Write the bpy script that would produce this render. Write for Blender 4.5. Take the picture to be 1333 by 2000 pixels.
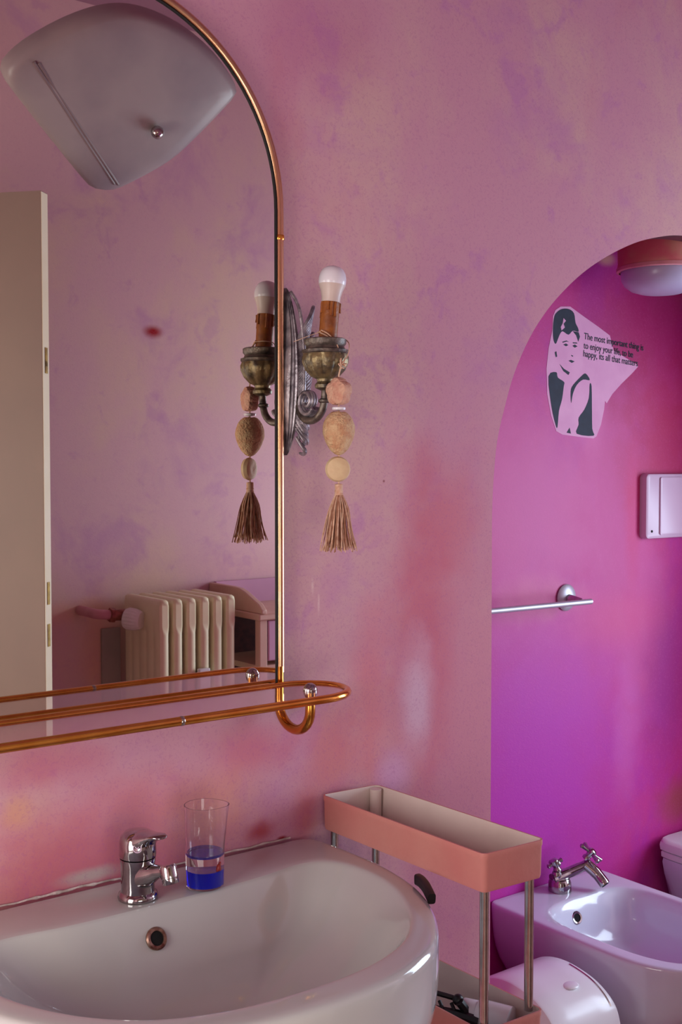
import bpy, bmesh, math, random
from mathutils import Vector, Matrix, noise
random.seed(7)
PI = math.pi
H = 1.45                                   # eye height; heights below are written as H + offset
sc = bpy.context.scene
for o in list(bpy.data.objects): bpy.data.objects.remove(o)

# ------------------------------------------------------------------ camera
cam = bpy.data.objects.new('camera', bpy.data.cameras.new('camera'))
sc.collection.objects.link(cam); sc.camera = cam
cam.location = (0, -1.6, H)
cam.rotation_euler = (math.radians(90 - 2.233), 0, math.radians(-37.13))
cam.data.sensor_fit = 'VERTICAL'; cam.data.sensor_height = 24.0
cam.data.lens = 24.0 * 2242.86 / 2000.0
cam.data.clip_start = 0.02

# ------------------------------------------------------------------ light
sc.view_settings.view_transform = 'Standard'
sc.view_settings.look = 'None'
sc.view_settings.gamma = 1.0
sc.view_settings.use_curve_mapping = False
sc.view_settings.exposure = 0.27
w = bpy.data.worlds.new('world'); sc.world = w; w.use_nodes = True
bg = w.node_tree.nodes['Background']; bg.inputs[0].default_value = (0.75, 0.82, 1.0, 1); bg.inputs[1].default_value = 0.35
def area(name, loc, direction, sx, sy, power, col, spread=180):
    l = bpy.data.lights.new(name, 'AREA'); l.shape = 'RECTANGLE'; l.size = sx; l.size_y = sy
    l.energy = power; l.color = col; l.spread = math.radians(spread)
    o = bpy.data.objects.new(name, l); sc.collection.objects.link(o); o.location = loc
    o.rotation_euler = Vector(direction).to_track_quat('-Z', 'Y').to_euler()
    return o
WINY, WINZ = -0.80, 1.20
area('window_daylight', (3.27, WINY, WINZ), (-1, 0, -0.04), 0.86, 1.26, 31, (0.68, 0.83, 1.0))
area('window_daylight_left', (-0.87, -0.78, 1.20), (1, 0, 0), 0.86, 1.26, 22, (1.0, 0.97, 0.90))
area('hall_light', (0.25, -2.75, 0.86), (0.15, 1, 0.02), 1.3, 1.2, 23, (1.0, 1.0, 0.94))
bpy.context.scene.cycles.max_bounces = 10
bpy.context.scene.cycles.transmission_bounces = 10
bpy.context.scene.cycles.caustics_reflective = False
bpy.context.scene.cycles.sample_clamp_indirect = 6

# ------------------------------------------------------------------ materials
def lin(c):
    r = []
    for v in c[:3]:
        v /= 255.0
        r.append(v / 12.92 if v <= .04045 else ((v + .055) / 1.055) ** 2.4)
    return (r[0], r[1], r[2], 1)
def new_mat(name):
    m = bpy.data.materials.new(name); m.use_nodes = True
    return m, m.node_tree, m.node_tree.nodes['Principled BSDF']
def mat(name, col, rough=.5, metal=0.0, bump=0.0, bscale=60, mottle=None, mscale=8, trans=0, ior=1.45, coat=0, sss=0, alpha=1):
    m, t, b = new_mat(name)
    N, L = t.nodes, t.links
    b.inputs['Base Color'].default_value = lin(col); b.inputs['Roughness'].default_value = rough
    b.inputs['Metallic'].default_value = metal; b.inputs['IOR'].default_value = ior
    b.inputs['Transmission Weight'].default_value = trans; b.inputs['Coat Weight'].default_value = coat
    b.inputs['Alpha'].default_value = alpha
    tc = N.new('ShaderNodeNewGeometry')
    n = N.new('ShaderNodeTexNoise'); n.inputs['Scale'].default_value = mscale; n.inputs['Detail'].default_value = 5
    L.new(tc.outputs['Position'], n.inputs['Vector'])
    if mottle:
        r = N.new('ShaderNodeValToRGB'); r.color_ramp.elements[0].position = .38; r.color_ramp.elements[1].position = .66
        r.color_ramp.elements[0].color = lin(col); r.color_ramp.elements[1].color = lin(mottle)
        L.new(n.outputs['Fac'], r.inputs[0]); L.new(r.outputs[0], b.inputs['Base Color'])
    if bump:
        n2 = N.new('ShaderNodeTexNoise'); n2.inputs['Scale'].default_value = bscale; n2.inputs['Detail'].default_value = 4
        L.new(tc.outputs['Position'], n2.inputs['Vector'])
        bp = N.new('ShaderNodeBump'); bp.inputs['Strength'].default_value = bump; bp.inputs['Distance'].default_value = .004
        L.new(n2.outputs['Fac'], bp.inputs['Height']); L.new(bp.outputs[0], b.inputs['Normal'])
    return m

def paint_wall(name, base, tints, patches, rough=.72, speck=None, speck_amt=.35):
    """sponged paint: a base colour, several noise-driven tints, fine sponge speckle and marks with a place of their own.
    tints: (colour, scale, low, high, strength, seed, stretch_z); patches: (x, z, rx, rz, colour, strength, raggedness)"""
    m, t, b = new_mat(name); N, L = t.nodes, t.links
    b.inputs['Roughness'].default_value = rough
    b.inputs['Specular IOR Level'].default_value = .3
    g = N.new('ShaderNodeNewGeometry')
    cur = N.new('ShaderNodeRGB'); cur.outputs[0].default_value = lin(base); cur = cur.outputs[0]
    def mix(fac, a, col):
        mx = N.new('ShaderNodeMix'); mx.data_type = 'RGBA'
        L.new(fac, mx.inputs[0]); L.new(a, mx.inputs[6]); mx.inputs[7].default_value = lin(col)
        return mx.outputs[2]
    def mr(val, lo, hi, amt):
        r = N.new('ShaderNodeMapRange'); r.interpolation_type = 'SMOOTHSTEP'
        r.inputs[1].default_value = lo; r.inputs[2].default_value = hi; r.inputs[3].default_value = 0; r.inputs[4].default_value = amt
        L.new(val, r.inputs[0]); return r.outputs[0]
    for col, s, lo, hi, amt, seed, sz in tints:
        mp = N.new('ShaderNodeMapping'); mp.inputs['Location'].default_value = (seed * 3.1, seed * 1.7, seed * 2.3)
        mp.inputs['Scale'].default_value = (1, 1, sz)
        L.new(g.outputs['Position'], mp.inputs[0])
        n = N.new('ShaderNodeTexNoise'); n.inputs['Scale'].default_value = s; n.inputs['Detail'].default_value = 6
        n.inputs['Roughness'].default_value = .62; n.inputs['Distortion'].default_value = .4
        L.new(mp.outputs[0], n.inputs['Vector'])
        cur = mix(mr(n.outputs['Fac'], lo, hi, amt), cur, col)
    nn = N.new('ShaderNodeTexNoise'); nn.inputs['Scale'].default_value = 14; nn.inputs['Detail'].default_value = 6
    L.new(g.outputs['Position'], nn.inputs['Vector'])
    sep = N.new('ShaderNodeSeparateXYZ'); L.new(g.outputs['Position'], sep.inputs[0])
    def mth(op, a, bb):
        q = N.new('ShaderNodeMath'); q.operation = op
        for i, v in enumerate((a, bb)):
            if isinstance(v, (int, float)): q.inputs[i].default_value = v
            else: L.new(v, q.inputs[i])
        return q.outputs[0]
    for (x, z, rx, rz, col, amt, rag) in patches:
        dx = mth('DIVIDE', mth('SUBTRACT', sep.outputs[0], x), rx)
        dz = mth('DIVIDE', mth('SUBTRACT', sep.outputs[2], z), rz)
        d = mth('SQRT', mth('ADD', mth('MULTIPLY', dx, dx), mth('MULTIPLY', dz, dz)), 0)
        d = mth('ADD', d, mth('MULTIPLY', mth('SUBTRACT', nn.outputs['Fac'], .5), 2.4 * rag))
        r = N.new('ShaderNodeMapRange'); r.interpolation_type = 'SMOOTHSTEP'
        r.inputs[1].default_value = 1.3; r.inputs[2].default_value = .15; r.inputs[3].default_value = 0; r.inputs[4].default_value = amt
        L.new(d, r.inputs[0])
        cur = mix(r.outputs[0], cur, col)
    # fine sponge speckle
    f = N.new('ShaderNodeTexNoise'); f.inputs['Scale'].default_value = 190; f.inputs['Detail'].default_value = 3; f.inputs['Distortion'].default_value = 1.2
    L.new(g.outputs['Position'], f.inputs['Vector'])
    if speck: cur = mix(mr(f.outputs['Fac'], .52, .66, speck_amt), cur, speck)
    L.new(cur, b.inputs['Base Color'])
    bp = N.new('ShaderNodeBump'); bp.inputs['Strength'].default_value = .16; bp.inputs['Distance'].default_value = .002
    L.new(f.outputs['Fac'], bp.inputs['Height']); L.new(bp.outputs[0], b.inputs['Normal'])
    return m

PURP, TAN, ROSE = (176, 106, 172), (206, 168, 158), (190, 104, 122)
M = {}
M['wall_pink'] = paint_wall('pink_sponged_paint', (198, 142, 160),
    [(TAN, 2.2, .44, .64, .65, 1, .7), (PURP, 4.2, .50, .72, .42, 2, 1), (PURP, 13, .55, .68, .35, 3, 1), (ROSE, 1.6, .56, .70, .35, 5, .6)],
    [(1.52, H - .50, .26, .62, (196, 124, 146), .9, .25), (1.40, H - .30, .08, .36, (192, 88, 112), .7, .35), (1.47, H - .10, .08, .14, (198, 96, 112), .5, .3),
     (1.28, H - .42, .05, .20, (208, 110, 118), .5, .4), (1.388, H - .42, .046, .13, (206, 164, 184), 1, .45),
     (1.335, H - .56, .05, .05, (202, 150, 182), 1, .3), (1.12, H - .50, .06, .09, (200, 150, 176), .6, .35), (1.02, H - .47, .10, .05, (190, 82, 108), .55, .4),
     (.70, H - .61, .34, .14, (180, 84, 102), .75, .4), (.66, H - .44, .10, .045, (186, 80, 110), .5, .4),
     (1.04, H - .61, .035, .022, (160, 45, 52), .8, .5), (1.085, H - .630, .011, .004, (140, 15, 20), .95, .2),
     (.95, H - .55, .10, .07, (212, 150, 120), .5, .4), (.87, H - .52, .2, .05, (200, 120, 130), .4, .4),
     (.735, H - .618, .05, .012, (176, 158, 158), .9, .6), (.62, H - .50, .03, .03, (208, 150, 120), .6, .4),
     (1.308, H - .025, .003, .003, (120, 40, 50), .8, .1), (1.16, H + .73, .16, .12, (170, 80, 130), .35, .4),
     (1.19, H - .50, .09, .11, (196, 78, 92), .5, .4),
     (1.150, H - .205, .004, .018, (224, 190, 190), .6, .9), (1.163, H - .235, .003, .022, (224, 190, 190), .6, .9), (1.135, H - .60, .03, .05, (180, 70, 84), .5, .4)],
    speck=(158, 84, 140), speck_amt=.22)
M['wall_opposite'] = paint_wall('pink_sponged_paint_pale', (228, 188, 194),
    [((234, 208, 180), 2.0, .42, .62, .65, 7, .7), ((196, 140, 194), 3.8, .52, .70, .45, 8, 1), ((196, 140, 194), 11, .56, .68, .3, 9, 1)],
    [(1.647, H + .407, .034, .020, (165, 4, 22), 1, .30), (1.36, H - .42, .20, .035, (240, 196, 170), .7, .4),
     (1.46, H - .55, .06, .20, (236, 180, 150), .6, .3)],
    speck=(200, 150, 176), speck_amt=.12)
M['fuchsia'] = paint_wall('fuchsia_paint', (190, 44, 132),
    [((196, 90, 152), 1.5, .46, .62, .5, 11, .6), ((160, 34, 164), 2.4, .52, .68, .5, 12, .7), ((180, 26, 96), 1.8, .52, .68, .5, 14, .8)],
    [(2.10, H - .75, .40, .50, (184, 50, 172), 1, .2), (2.08, H - .10, .34, .34, (204, 92, 158), .85, .25), (2.45, H + .34, .30, .22, (160, 22, 92), .8, .25),  # large patches put the lit lower left and shaded top into the colour
     (2.30, H + .12, .06, .10, (216, 110, 172), .5, .3), (2.62, H + .05, .24, .26, (176, 26, 84), .8, .35), (2.62, H - .55, .14, .30, (150, 24, 120), .7, .3),  # dark right-hand patches paint in the shade of the niche side
     (2.47, H - .12, .04, .20, (204, 50, 110), .5, .3), (2.45, H - .72, .06, .22, (204, 96, 176), .45, .4),
     (2.10, H - .33, .18, .06, (212, 120, 150), .5, .35), (2.40, H - .40, .22, .09, (210, 80, 130), .45, .4),
     (2.69, H - .93, .12, .07, (150, 70, 60), .7, .3), (2.352, H + .539, .045, .02, (220, 160, 140), .7, .3)],
    rough=.5, speck=(214, 96, 170), speck_amt=.12)
M['ceramic'] = mat('white_glazed_ceramic', (190, 190, 188), .12, bump=0, mottle=(184, 183, 183), mscale=5, coat=.5)
M['ceramic_cool'] = mat('white_bidet_ceramic', (216, 218, 232), .14, mottle=(210, 211, 228), mscale=4, coat=.4)
M['mirror'] = mat('silvered_glass', (232, 226, 216), .012, 1.0)
M['gold'] = mat('gold_tube', (222, 176, 142), .24, 1.0, mottle=(220, 168, 126), mscale=30)
M['gold_hook'] = mat('yellow_gold_tube', (214, 154, 70), .16, 1.0, mottle=(196, 132, 56), mscale=30)
M['copper'] = mat('copper_rail', (238, 172, 84), .17, 1.0, mottle=(222, 146, 62), mscale=24)
M['black'] = mat('black_backing', (14, 11, 12), .6, mottle=(20, 14, 16), mscale=40)
M['chrome'] = mat('chrome', (180, 177, 178), .09, 1.0, mottle=(158, 154, 156), mscale=60)
M['steel'] = mat('brushed_steel', (196, 192, 184), .16, 1.0, mottle=(176, 172, 164), mscale=40)
M['ring'] = mat('tarnished_overflow_ring', (150, 118, 104), .35, .7, mottle=(96, 50, 44), mscale=120)
M['hole'] = mat('dark_hole', (10, 8, 10), .9, mottle=(16, 12, 14), mscale=50)
M['bronze'] = mat('antique_bronze', (112, 100, 92), .42, .55, mottle=(60, 52, 50), mscale=70, bump=.3, bscale=120)
M['bronze_gilt'] = mat('rubbed_gilt_bronze', (136, 118, 84), .4, .55, mottle=(64, 56, 50), mscale=60, bump=.3, bscale=120)
M['plate'] = mat('silvered_acanthus', (168, 158, 164), .36, .5, mottle=(96, 86, 94), mscale=55, bump=.3, bscale=120)
M['wax'] = mat('brown_candle_sleeve', (150, 84, 28), .45, mottle=(118, 60, 22), mscale=60, bump=.2, bscale=120)
M['bulb'] = mat('frosted_bulb', (232, 226, 232), .22, mottle=(226, 220, 228), mscale=10)
M['bulb_base'] = mat('bulb_collar', (206, 186, 178), .4, mottle=(198, 178, 172), mscale=20)
M['stone'] = mat('pale_pumice', (214, 180, 140), .85, mottle=(196, 146, 110), mscale=90, bump=.9, bscale=260)
M['stone_pink'] = mat('pink_pumice', (214, 168, 144), .85, mottle=(200, 140, 120), mscale=90, bump=.8, bscale=260)
M['stone_smooth'] = mat('smooth_bead', (216, 190, 150), .6, mottle=(206, 172, 136), mscale=40, bump=.2, bscale=120)
M['thread'] = mat('jute_thread', (222, 186, 160), .9, mottle=(196, 146, 118), mscale=120)
M['thread_dark'] = mat('brown_thread', (168, 118, 92), .9, mottle=(140, 90, 70), mscale=120)
M['tray'] = mat('painted_tray', (204, 144, 132), .5, mottle=(194, 116, 112), mscale=4, bump=.15, bscale=80)
M['tray_in'] = mat('cream_tray_inside', (220, 204, 196), .45, mottle=(212, 194, 186), mscale=10)
M['plastic_black'] = mat('black_plastic', (14, 12, 16), .4, mottle=(20, 17, 22), mscale=30)
M['plastic_white'] = mat('white_plastic', (232, 232, 236), .22, mottle=(226, 226, 232), mscale=6)
M['plate_pale'] = mat('pale_flush_plastic', (204, 176, 200), .3, mottle=(198, 170, 196), mscale=5)
M['rail'] = mat('satin_aluminium', (190, 188, 198), .42, .5, mottle=(182, 178, 190), mscale=30)
M['paper'] = mat('pink_print_film', (222, 160, 198), .6, mottle=(214, 148, 190), mscale=14)
M['ink'] = mat('dark_print_ink', (34, 44, 62), .7, mottle=(28, 34, 52), mscale=40)
M['lamp_glass'] = mat('opal_lamp_glass', (180, 176, 204), .25, mottle=(172, 168, 198), mscale=8)
M['lamp_base'] = mat('painted_lamp_base', (214, 104, 120), .5, mottle=(206, 150, 126), mscale=14)
M['rad'] = mat('cream_radiator_enamel', (242, 238, 200), .32, mottle=(238, 230, 190), mscale=20)
M['knob_white'] = mat('white_valve_knob', (240, 238, 232), .35, mottle=(236, 232, 226), mscale=30)
M['pipe_pink'] = mat('pink_painted_pipe', (214, 150, 156), .5, mottle=(206, 136, 146), mscale=30)
M['pipe_copper'] = mat('copper_fitting', (170, 100, 84), .4, .3, mottle=(110, 54, 40), mscale=60)
M['cab'] = mat('lilac_painted_wood', (206, 158, 190), .5, mottle=(200, 150, 184), mscale=8)
M['cab_warm_lit'] = mat('warm_lit_cabinet_wood', (214, 176, 160), .5, mottle=(206, 164, 148), mscale=8)  # cabinet paint again, with the warm light on its side put into it
M['wood_dark'] = mat('dark_wicker', (92, 40, 40), .8, mottle=(70, 28, 34), mscale=50)
M['door'] = mat('grey_beige_door_paint', (150, 132, 122), .5, mottle=(144, 126, 118), mscale=4)
M['door_edge'] = mat('cream_door_edge', (250, 246, 214), .5, mottle=(247, 240, 204), mscale=12)
M['brass'] = mat('aged_brass', (150, 122, 60), .35, .8, mottle=(110, 86, 44), mscale=60)
M['floor'] = mat('floor_tile', (150, 96, 96), .4, mottle=(134, 84, 88), mscale=5)
M['ceiling'] = mat('ceiling_paint', (150, 104, 122), .8, mottle=(142, 96, 116), mscale=3)
M['hall'] = mat('hall_plaster', (214, 196, 170), .8, mottle=(206, 186, 160), mscale=3)
M['soffit'] = mat('shaded_soffit_maroon', (92, 22, 34), .6, mottle=(60, 14, 24), mscale=12)  # dark maroon puts the shade under arch and niche ceiling into the colour
M['caulk'] = mat('chipped_white_sealant', (206, 188, 186), .8, mottle=(160, 142, 136), mscale=40, bump=.5, bscale=200)
M['frost'] = mat('frosted_shade_glass', (168, 158, 160), .36, mottle=(154, 144, 150), mscale=7)
M['frost_edge'] = mat('shade_crease', (140, 122, 124), .4, mottle=(132, 114, 118), mscale=10)
M['blue'] = mat('blue_liquid', (6, 30, 230), .05, trans=.35, ior=1.33)
M['violet'] = mat('violet_disc', (110, 90, 200), .08, trans=.75, ior=1.4)
M['red'] = mat('red_toy_plastic', (190, 30, 16), .3, mottle=(160, 20, 14), mscale=60)
M['clear'] = mat('clear_plastic', (252, 252, 255), .02, trans=1, ior=1.42)
M['water'] = mat('clear_liquid', (250, 225, 225), .0, trans=1, ior=1.33)
M['grey_panel'] = mat('grey_board', (176, 166, 154), .7, mottle=(164, 156, 146), mscale=12)
# shelf glass: faintly smoked
M['shelf_glass'] = mat('shelf_glass', (232, 208, 214), .02, trans=1, ior=1.5)

# ------------------------------------------------------------------ object helpers
C = sc.collection
def thing(name, label, cat, loc, group=None, kind=None):
    o = bpy.data.objects.new(name, None); C.objects.link(o); o.location = loc
    o.empty_display_size = .05
    if label: o['label'] = label
    if cat: o['category'] = cat
    if group: o['group'] = group
    if kind: o['kind'] = kind
    return o
def root_loc(o):
    while o.parent: o = o.parent
    return Vector(o.location) if o.type == 'EMPTY' else Vector((0, 0, 0))
def mesh(name, V, F, m, parent=None, smooth=True, label=None, recalc=True, subsurf=0, bevel=0, mats=None, fm=None):
    me = bpy.data.meshes.new(name)
    off = root_loc(parent) if parent else Vector((0, 0, 0))
    me.from_pydata([tuple(Vector(v) - off) for v in V], [], F)
    bm = bmesh.new(); bm.from_mesh(me)
    bmesh.ops.remove_doubles(bm, verts=bm.verts, dist=1e-6) if not fm else None
    if recalc: bmesh.ops.recalc_face_normals(bm, faces=bm.faces)
    bm.to_mesh(me); bm.free()
    for mm in ([m] if not mats else mats): me.materials.append(M[mm])
    if fm:
        for p, i in zip(me.polygons, fm): p.material_index = i
    o = bpy.data.objects.new(name, me); C.objects.link(o)
    if smooth:
        me.polygons.foreach_set('use_smooth', [True] * len(me.polygons))
        try: me.set_sharp_from_angle(angle=math.radians(38))
        except Exception: pass
    if parent: o.parent = parent
    if label: o['label'] = label
    if bevel:
        b = o.modifiers.new('bevel', 'BEVEL'); b.width = bevel; b.segments = 3; b.limit_method = 'ANGLE'
    if subsurf:
        s = o.modifiers.new('sub', 'SUBSURF'); s.levels = subsurf; s.render_levels = subsurf
    return o
class G:
    """collects shapes of one mesh"""
    def __init__(s): s.V = []; s.F = []
    def add(s, V, F):
        n = len(s.V); s.V += [Vector(v) for v in V]; s.F += [[i + n for i in f] for f in F]; return s
    def box(s, x0, x1, y0, y1, z0, z1):
        return s.add([(x, y, z) for z in (z0, z1) for y in (y0, y1) for x in (x0, x1)],
                     [(0, 1, 3, 2), (4, 6, 7, 5), (0, 4, 5, 1), (2, 3, 7, 6), (0, 2, 6, 4), (1, 5, 7, 3)])
    def rings(s, R, closed_u=True, cap0=True, cap1=True, loop=False):
        n = len(R[0]); V = [p for r in R for p in r]; F = []
        k = len(R)
        for i in range(k if loop else k - 1):
            a, b = i * n, ((i + 1) % k) * n
            for j in range(n if closed_u else n - 1):
                F.append((a + j, a + (j + 1) % n, b + (j + 1) % n, b + j))
        if not loop:
            if cap0: F.append(tuple(range(n - 1, -1, -1)))
            if cap1: F.append(tuple((k - 1) * n + j for j in range(n)))
        return s.add(V, F)
    def tube(s, P, r, n=14, loop=False, cap=True):
        P = [Vector(p) for p in P]; k = len(P)
        rr = r if isinstance(r, (list, tuple)) else [r] * k
        T = []
        for i in range(k):
            a = P[(i - 1) % k] if (loop or i) else P[0]; b = P[(i + 1) % k] if (loop or i < k - 1) else P[-1]
            T.append((b - a).normalized())
        u = T[0].orthogonal().normalized(); R = []
        for i in range(k):
            if i:
                q = T[i - 1].rotation_difference(T[i]); u = q @ u
            u = (u - T[i] * u.dot(T[i])).normalized(); v = T[i].cross(u)
            R.append([P[i] + (u * math.cos(2 * PI * j / n) + v * math.sin(2 * PI * j / n)) * rr[i] for j in range(n)])
        if loop:   # undo the twist at the seam by choosing the best offset
            best = min(range(n), key=lambda o: (R[0][0] - R[-1][o]).length)
            nn = len(s.V); V = [p for r_ in R for p in r_]; F = []
            for i in range(k):
                for j in range(n):
                    if i < k - 1: F.append((i * n + j, i * n + (j + 1) % n, (i + 1) * n + (j + 1) % n, (i + 1) * n + j))
                    else: F.append((i * n + (j + best) % n, i * n + (j + 1 + best) % n, (j + 1) % n, j))
            return s.add(V, F)
        return s.rings(R, cap0=cap, cap1=cap)
    def lathe(s, prof, c, axis=(0, 0, 1), n=40, flute=None, cap=True):
        """prof: (r, h) along axis from c; flute: function(angle, r, h) -> r"""
        ax = Vector(axis).normalized(); u = ax.orthogonal().normalized(); v = ax.cross(u); c = Vector(c); R = []
        for r, h in prof:
            R.append([c + ax * h + (u * math.cos(2 * PI * j / n) + v * math.sin(2 * PI * j / n)) * (flute(2 * PI * j / n, r, h) if flute else r) for j in range(n)])
        return s.rings(R, cap0=cap, cap1=cap)
    def prism(s, pts, d):
        """pts: outline in 3-D; d: thickness vector"""
        n = len(pts); P = [Vector(p) for p in pts]; Q = [p + Vector(d) for p in P]
        return s.add(P + Q, [tuple(range(n)), tuple(range(2 * n - 1, n - 1, -1))] + [(j, j + n, (j + 1) % n + n, (j + 1) % n) for j in range(n)])
    def ball(s, c, r, sc_=(1, 1, 1), n=24, m=14, f=None):
        c = Vector(c); V = []; R = []
        for i in range(1, m):
            th = PI * i / m
            R.append([c + Vector((math.sin(th) * math.cos(2 * PI * j / n) * sc_[0], math.sin(th) * math.sin(2 * PI * j / n) * sc_[1], math.cos(th) * sc_[2])) * r for j in range(n)])
        n0 = len(s.V); s.rings(R, cap0=False, cap1=False)
        t, b = len(s.V), len(s.V) + 1; s.V += [c + Vector((0, 0, r * sc_[2])), c - Vector((0, 0, r * sc_[2]))]
        for j in range(n):
            s.F.append([t, n0 + (j + 1) % n, n0 + j]); k = n0 + (m - 2) * n; s.F.append([b, k + j, k + (j + 1) % n])
        if f: s.V[n0:] = [f(p) for p in s.V[n0:]]
        return s
    def build(s, name, m, parent=None, **k): return mesh(name, s.V, s.F, m, parent, **k)
def smooth_pts(P, k=6, closed=False):
    P = [Vector(p) for p in P]; n = len(P); out = []
    for i in range(n if closed else n - 1):
        g = lambda j: P[j % n] if closed else P[max(0, min(n - 1, j))]
        a, b, c, d = g(i - 1), g(i), g(i + 1), g(i + 2)
        for q in range(k):
            t = q / k
            out.append(.5 * ((2 * b) + (c - a) * t + (2 * a - 5 * b + 4 * c - d) * t * t + (3 * b - a - 3 * c + d) * t ** 3))
    if not closed: out.append(P[-1])
    return out
def resample(P, n, closed=True):
    P = [Vector(p) for p in P]; Q = P + [P[0]] if closed else P
    L = [0]
    for a, b in zip(Q, Q[1:]): L.append(L[-1] + (b - a).length)
    out = []; k = 0
    for i in range(n):
        t = L[-1] * i / (n if closed else n - 1)
        while k < len(L) - 2 and L[k + 1] < t: k += 1
        f = (t - L[k]) / max(1e-9, L[k + 1] - L[k]); out.append(Q[k].lerp(Q[k + 1], min(1, f)))
    return out
def rrect(x0, x1, y0, y1, z, r, k=6):
    P = []
    for cx, cy, a0 in ((x1 - r, y1 - r, 0), (x0 + r, y1 - r, 90), (x0 + r, y0 + r, 180), (x1 - r, y0 + r, 270)):
        for i in range(k + 1):
            a = math.radians(a0 + 90 * i / k); P.append((cx + r * math.cos(a), cy + r * math.sin(a), z))
    return P
def struct(o): o['kind'] = 'structure'; return o

# ------------------------------------------------------------------ room shell
CEIL = H + 1.33
AX = 2.24                                  # middle of the arch
arch = [(1.580, H - .187), (1.580, H - .087), (1.584, H - .017), (1.593, H + .052), (1.611, H + .112), (1.638, H + .183), (1.681, H + .256),
        (1.732, H + .316), (1.792, H + .368), (1.856, H + .412), (1.935, H + .453), (2.018, H + .486), (2.106, H + .508), (2.166, H + .516), (AX, H + .519)]
arch = [(p.x, p.z) for p in smooth_pts([(x, 0, z) for x, z in arch], 4)]
arch = [(1.580, 0)] + arch + [(2 * AX - x, z) for x, z in reversed(arch[:-1])] + [(2 * AX - 1.58, 0)]
g = G()
out = [(-.9, 0, 0)] + [(x, 0, z) for x, z in arch] + [(3.3, 0, 0), (3.3, 0, CEIL), (-.9, 0, CEIL)]
n = len(out); T = .05
V = out + [(x, T, z) for x, y, z in out]
F = [tuple(range(n)), tuple(range(2 * n - 1, n - 1, -1))]; FM = [0, 1]
for j in range(n):
    k = (j + 1) % n; F.append((j, j + n, k + n, k))
    zz = (out[j][2] + out[k][2]) / 2
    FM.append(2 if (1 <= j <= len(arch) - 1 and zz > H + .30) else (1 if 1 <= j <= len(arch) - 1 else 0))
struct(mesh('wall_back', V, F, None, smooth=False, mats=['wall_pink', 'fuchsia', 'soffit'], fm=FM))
AD = .37                                   # depth of the niche
struct(G().box(1.45, 3.4, AD, AD + .1, 0, H + .62).build('wall_niche', 'fuchsia', smooth=False))
struct(G().box(1.48, 1.58, T, AD, 0, H + .62).build('wall_niche_left', 'fuchsia', smooth=False))
struct(G().box(2.90, 3.0, T, AD, 0, H + .62).build('wall_niche_right', 'fuchsia', smooth=False))
struct(G().box(1.48, 3.0, T, AD, H + .60, H + .66).build('ceiling_niche', 'soffit', smooth=False))
struct(G().box(-1.0, 3.5, -3.2, .5, -.08, 0).build('floor', 'floor', smooth=False))
struct(G().box(-1.0, 3.5, -1.7, .06, CEIL, CEIL + .08).build('ceiling', 'ceiling', smooth=False))
g = G().box(-1.0, -.9, -1.7, -1.26, 0, CEIL).box(-1.0, -.9, -.30, .06, 0, CEIL).box(-1.0, -.9, -1.26, -.30, 0, .52).box(-1.0, -.9, -1.26, -.30, 1.88, CEIL)
struct(g.build('wall_left', 'wall_opposite', smooth=False))
wl = thing('window_2', None, None, (-.95, -.78, .52), kind='structure')
g = G()
for a in ((-1.26, -1.215, .52, 1.88), (-.345, -.30, .52, 1.88), (-1.26, -.30, .52, .565), (-1.26, -.30, 1.835, 1.88), (-.81, -.75, .52, 1.88)):
    g.box(-.98, -.94, *a)
g.build('window_frame', 'door_edge', wl, smooth=False)
# right wall with the window opening
y0, y1, z0, z1 = WINY - .48, WINY + .48, WINZ - .68, WINZ + .68
g = G().box(3.3, 3.42, -1.7, y0, 0, CEIL).box(3.3, 3.42, y1, .06, 0, CEIL).box(3.3, 3.42, y0, y1, 0, z0).box(3.3, 3.42, y0, y1, z1, CEIL)
struct(g.build('wall_right', 'wall_opposite', smooth=False))
wn = thing('window_1', None, None, (3.33, WINY, z0), kind='structure')
g = G()
for a in ((y0, y0 + .045, z0, z1), (y1 - .045, y1, z0, z1), (y0, y1, z0, z0 + .045), (y0, y1, z1 - .045, z1), (WINY - .03, WINY + .03, z0, z1)):
    g.box(3.34, 3.38, *a)
g.build('window_frame', 'door_edge', wn, smooth=False)
# opposite wall with the doorway the picture is taken from
OY = -1.55
g = G().box(-1.0, -.15, OY - .10, OY, 0, CEIL).box(.63, 3.42, OY - .10, OY, 0, CEIL).box(-.15, .63, OY - .10, OY, 2.12, CEIL)
struct(g.build('wall_front', 'wall_opposite', smooth=False))
struct(G().box(-1.0, -.92, -3.2, OY - .1, 0, CEIL).box(1.6, 1.7, -3.2, OY - .1, 0, CEIL).box(-1, 1.7, -3.3, -3.2, 0, CEIL).build('wall_hall', 'hall', smooth=False))
struct(G().box(-1.0, 1.7, -3.3, OY - .1, CEIL, CEIL + .08).build('ceiling_hall', 'hall', smooth=False))
# open door leaf, seen in the mirror
dr = thing('door_1', None, None, (.60, -1.58, 0), kind='structure')
A = Vector((1.082, -1.04, 0)); d = Vector((-.659, -.752, 0)); nrm = Vector((.752, -.659, 0))
def dpt(a, b, z): return A + d * a + nrm * b + Vector((0, 0, z))
def dbox(g, a0, a1, b0, b1, z0, z1):
    return g.add([dpt(a, b, z) for z in (z0, z1) for b in (b0, b1) for a in (a0, a1)], [(0, 1, 3, 2), (4, 6, 7, 5), (0, 4, 5, 1), (2, 3, 7, 6), (0, 2, 6, 4), (1, 5, 7, 3)])
DT = H + .65
g = dbox(G(), .0, .11, 0, .034, .01, DT); dbox(g, .60, .69, 0, .034, .01, DT); dbox(g, .11, .60, .006, .028, .01, DT)
dbox(g, .11, .60, 0, .034, .01, .12); dbox(g, .11, .60, 0, .034, DT - .0, DT)
g.build('door_panel', 'door', dr, smooth=False)
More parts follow.
